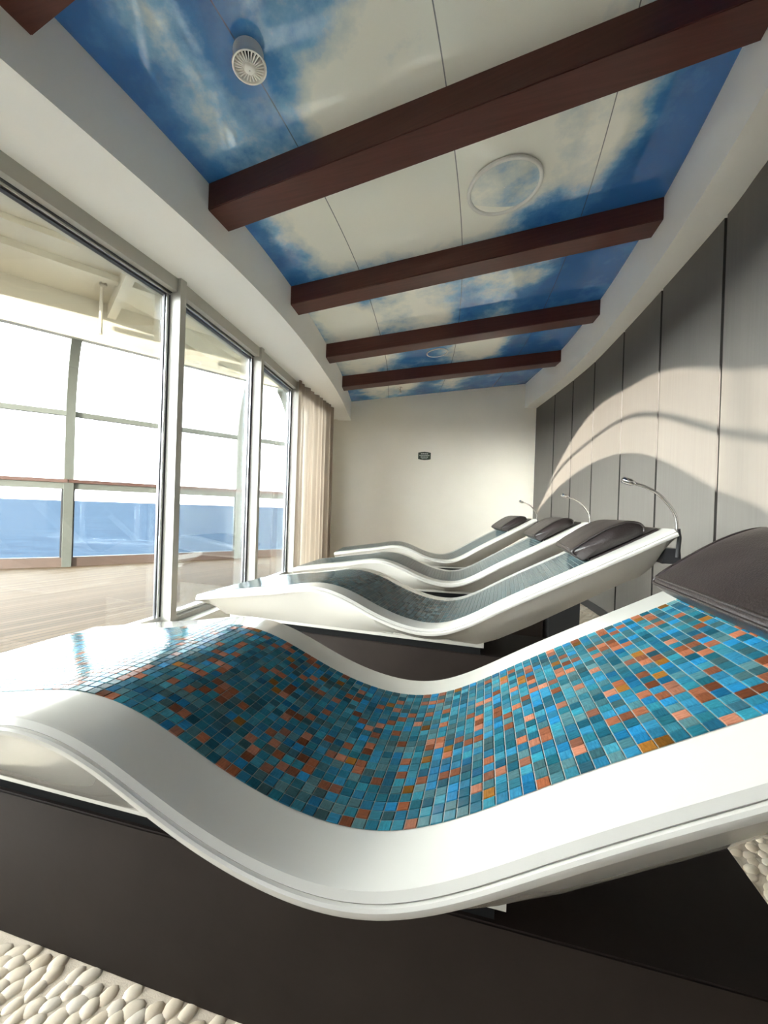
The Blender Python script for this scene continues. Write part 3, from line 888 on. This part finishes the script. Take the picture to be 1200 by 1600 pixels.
# ---------------------------------------------------------------- curtain
cr = bez(V2([(-.945, 4.26), (-.875, 4.62), (-.79, 5.0), (-.70, 5.36)]), 40)
bm = bmesh.new(); uv = bm.loops.layers.uv.new('UVMap'); rows = []
acc = 0
for i, p in enumerate(cr):
    t = (cr[min(i+1, len(cr)-1)]-cr[max(i-1, 0)]).normalized(); n = Vector((t.y, -t.x))
    if i: acc += (p-cr[i-1]).length
    r = []
    for k in range(13):
        h = lerp(HSL+.015, HF+.02, k/12)
        am = lerp(.018, .034, k/12)
        w_ = math.sin(acc*48+.6*math.sin(acc*9)+.25*k/12)*am + .01*math.sin(acc*21+1)
        q = p+n*w_
        r.append(P(q.x, h, q.y))
    rows.append(r)
vr = quad_strip(bm, rows)
bm.faces.ensure_lookup_table()
fi = 0
for i in range(len(rows)-1):
    for j in range(12):
        f = bm.faces[fi]; fi += 1
        for lp, (a, b) in zip(f.loops, ((i, j), (i, j+1), (i+1, j+1), (i+1, j))): lp[uv].uv = (a/len(rows), b/12)
cu = link('curtain', bm, M['curtain'], smooth=True)
tag(cu, 'sheer cream curtain hanging in folds between the last window and the back wall', 'curtain')

# ---------------------------------------------------------------- small ceiling fittings
TILT = Vector((-.115, 0, 1)).normalized()
def frame_at(X, H, Z):
    nrm = Vector((.115*.97, -.02, -1)).normalized()     # pointing down out of the sloping ceiling
    nrm = Vector((.12, 0, -1)).normalized()
    return P(X, H, Z), nrm.to_track_quat('Z', 'Y')
def lathe(bm, prof, n=40, mat=0):
    rows = [[Vector((r*math.cos(2*math.pi*k/n), r*math.sin(2*math.pi*k/n), z)) for k in range(n)] for r, z in prof]
    return quad_strip(bm, rows, closed=True, mat=mat)
# round vent
loc, q = frame_at(-.562, 1.690, 1.512)
v = empty('ceiling_vent', loc); v.rotation_mode = 'QUATERNION'; v.rotation_quaternion = q
tag(v, 'round white slotted vent hanging from the sky-printed ceiling at the top left', 'vent')
bm = bmesh.new(); lathe(bm, [(.058, 0), (.058, .040), (.062, .052), (.066, .058), (.066, .066), (.060, .066), (.056, .058), (.052, .03)]); sharp(link('housing', bm, M['white'], v))
bm = bmesh.new(); vr = lathe(bm, [(.058, .028), (.0, .028)][:1] + [(.002, .028)]); link('duct', bm, M['recess'], v)
bm = bmesh.new()
for k in range(26):
    a = 2*math.pi*k/26; ca_, sa_ = math.cos(a), math.sin(a); tx, ty = -sa_*.0022, ca_*.0022
    f0 = [Vector((ca_*r+s*tx, sa_*r+s*ty, z)) for r, z, s in ((.018, .060, 1), (.018, .060, -1), (.056, .052, -1), (.056, .052, 1))]
    f1 = [p+Vector((0, 0, .010)) for p in f0]
    box8(bm, f0, f1)
link('fin', bm, M['white'], v); 
bm = bmesh.new(); vr = lathe(bm, [(.024, .056), (.024, .068), (.020, .074), (.012, .077), (.002, .078)], 28); link('hub', bm, M['white'], v, True)
# round sky-printed discs
def disc(X, H, Z, R, label):
    loc, q = frame_at(X, H, Z)
    o = empty('ceiling_disc', loc); o.rotation_mode = 'QUATERNION'; o.rotation_quaternion = q
    tag(o, label, 'ceiling disc', 'round discs set into the sky ceiling')
    bm = bmesh.new(); lathe(bm, [(R, -.004), (R, .006), (R*.985, .012), (R*.93, .013), (R*.90, .006), (R*.89, -.001)], 64); link('ring', bm, M['white_metal'], o, True)
    bm = bmesh.new(); cl = bm.verts.layers.float.new('cloud')
    vr = lathe(bm, [(R*.90, .0015), (R*.6, .002), (R*.3, .002), (.003, .002)], 64)
    for vtx in bm.verts: vtx[cl] = .64 if R > .15 else .40
    link('face', bm, M['sky_print'], o, True)
    return o
disc(.602, 1.799, 2.235, .215, 'big round sky-printed disc in a pale ring, between the first two full beams')
disc(.523, 1.752, 4.444, .125, 'small round sky-printed disc between the two farthest ceiling beams')
# sprinkler
loc, q = frame_at(.164, 1.70, 5.585)
bm = bmesh.new(); lathe(bm, [(.035, 0), (.03, .008), (.012, .012), (.010, .04), (.012, .045), (.004, .05), (.004, .065), (.018, .066), (.018, .069), (.001, .07)], 20)
s_ = link('sprinkler', bm, M['chrome'], smooth=True); s_.location = loc; s_.rotation_mode = 'QUATERNION'; s_.rotation_quaternion = q
tag(s_, 'small metal sprinkler head on the ceiling strip next to the cream back wall', 'sprinkler')

# ---------------------------------------------------------------- wall sign
d = (B-A).normalized()
A, B = Vector((-1.05, 6.093)), Vector((2.30, 5.90)); d = (B-A).normalized()
SX = .57; pz = A+d*((SX-A.x)/d.x)
sg = empty('wall_sign', P(pz.x, .83, pz.y)); sg.rotation_euler = (0, 0, math.atan2(d.y, d.x))
tag(sg, 'small dark green plaque with pale lettering on the cream back wall', 'sign')
bm = bmesh.new(); wdt, hgt = .098, .050
out = [(-wdt, -hgt), (-wdt*.5, -hgt-.010), (0, -hgt-.014), (wdt*.5, -hgt-.010), (wdt, -hgt), (wdt, hgt), (wdt*.5, hgt+.010), (0, hgt+.014), (-wdt*.5, hgt+.010), (-wdt, hgt)]
fr = [bm.verts.new((x, -.010, z)) for x, z in out]; bk = [bm.verts.new((x, 0, z)) for x, z in out]
bm.faces.new(fr); bm.faces.new(bk[::-1])
for i in range(len(out)):
    j = (i+1) % len(out); bm.faces.new((fr[j], fr[i], bk[i], bk[j]))
bmesh.ops.recalc_face_normals(bm, faces=bm.faces)
link('plate', bm, M['plaque'], sg)
bm = bmesh.new(); rr = random.Random(5)
for z, x0, x1, hh in ((.033, -.055, .055, .013), (.007, -.080, .078, .010), (-.018, -.060, .060, .012), (-.042, -.045, .045, .008)):
    x = x0
    while x < x1:
        wl_ = rr.uniform(.012, .028)
        e = min(x+wl_, x1)
        box8(bm, [Vector(p) for p in ((x, -.0115, z-hh/2), (e, -.0115, z-hh/2), (e, -.0095, z-hh/2), (x, -.0095, z-hh/2))],
             [Vector(p) for p in ((x, -.0115, z+hh/2), (e, -.0115, z+hh/2), (e, -.0095, z+hh/2), (x, -.0095, z+hh/2))])
        x = e+.005
link('lettering', bm, M['plaque_text'], sg)
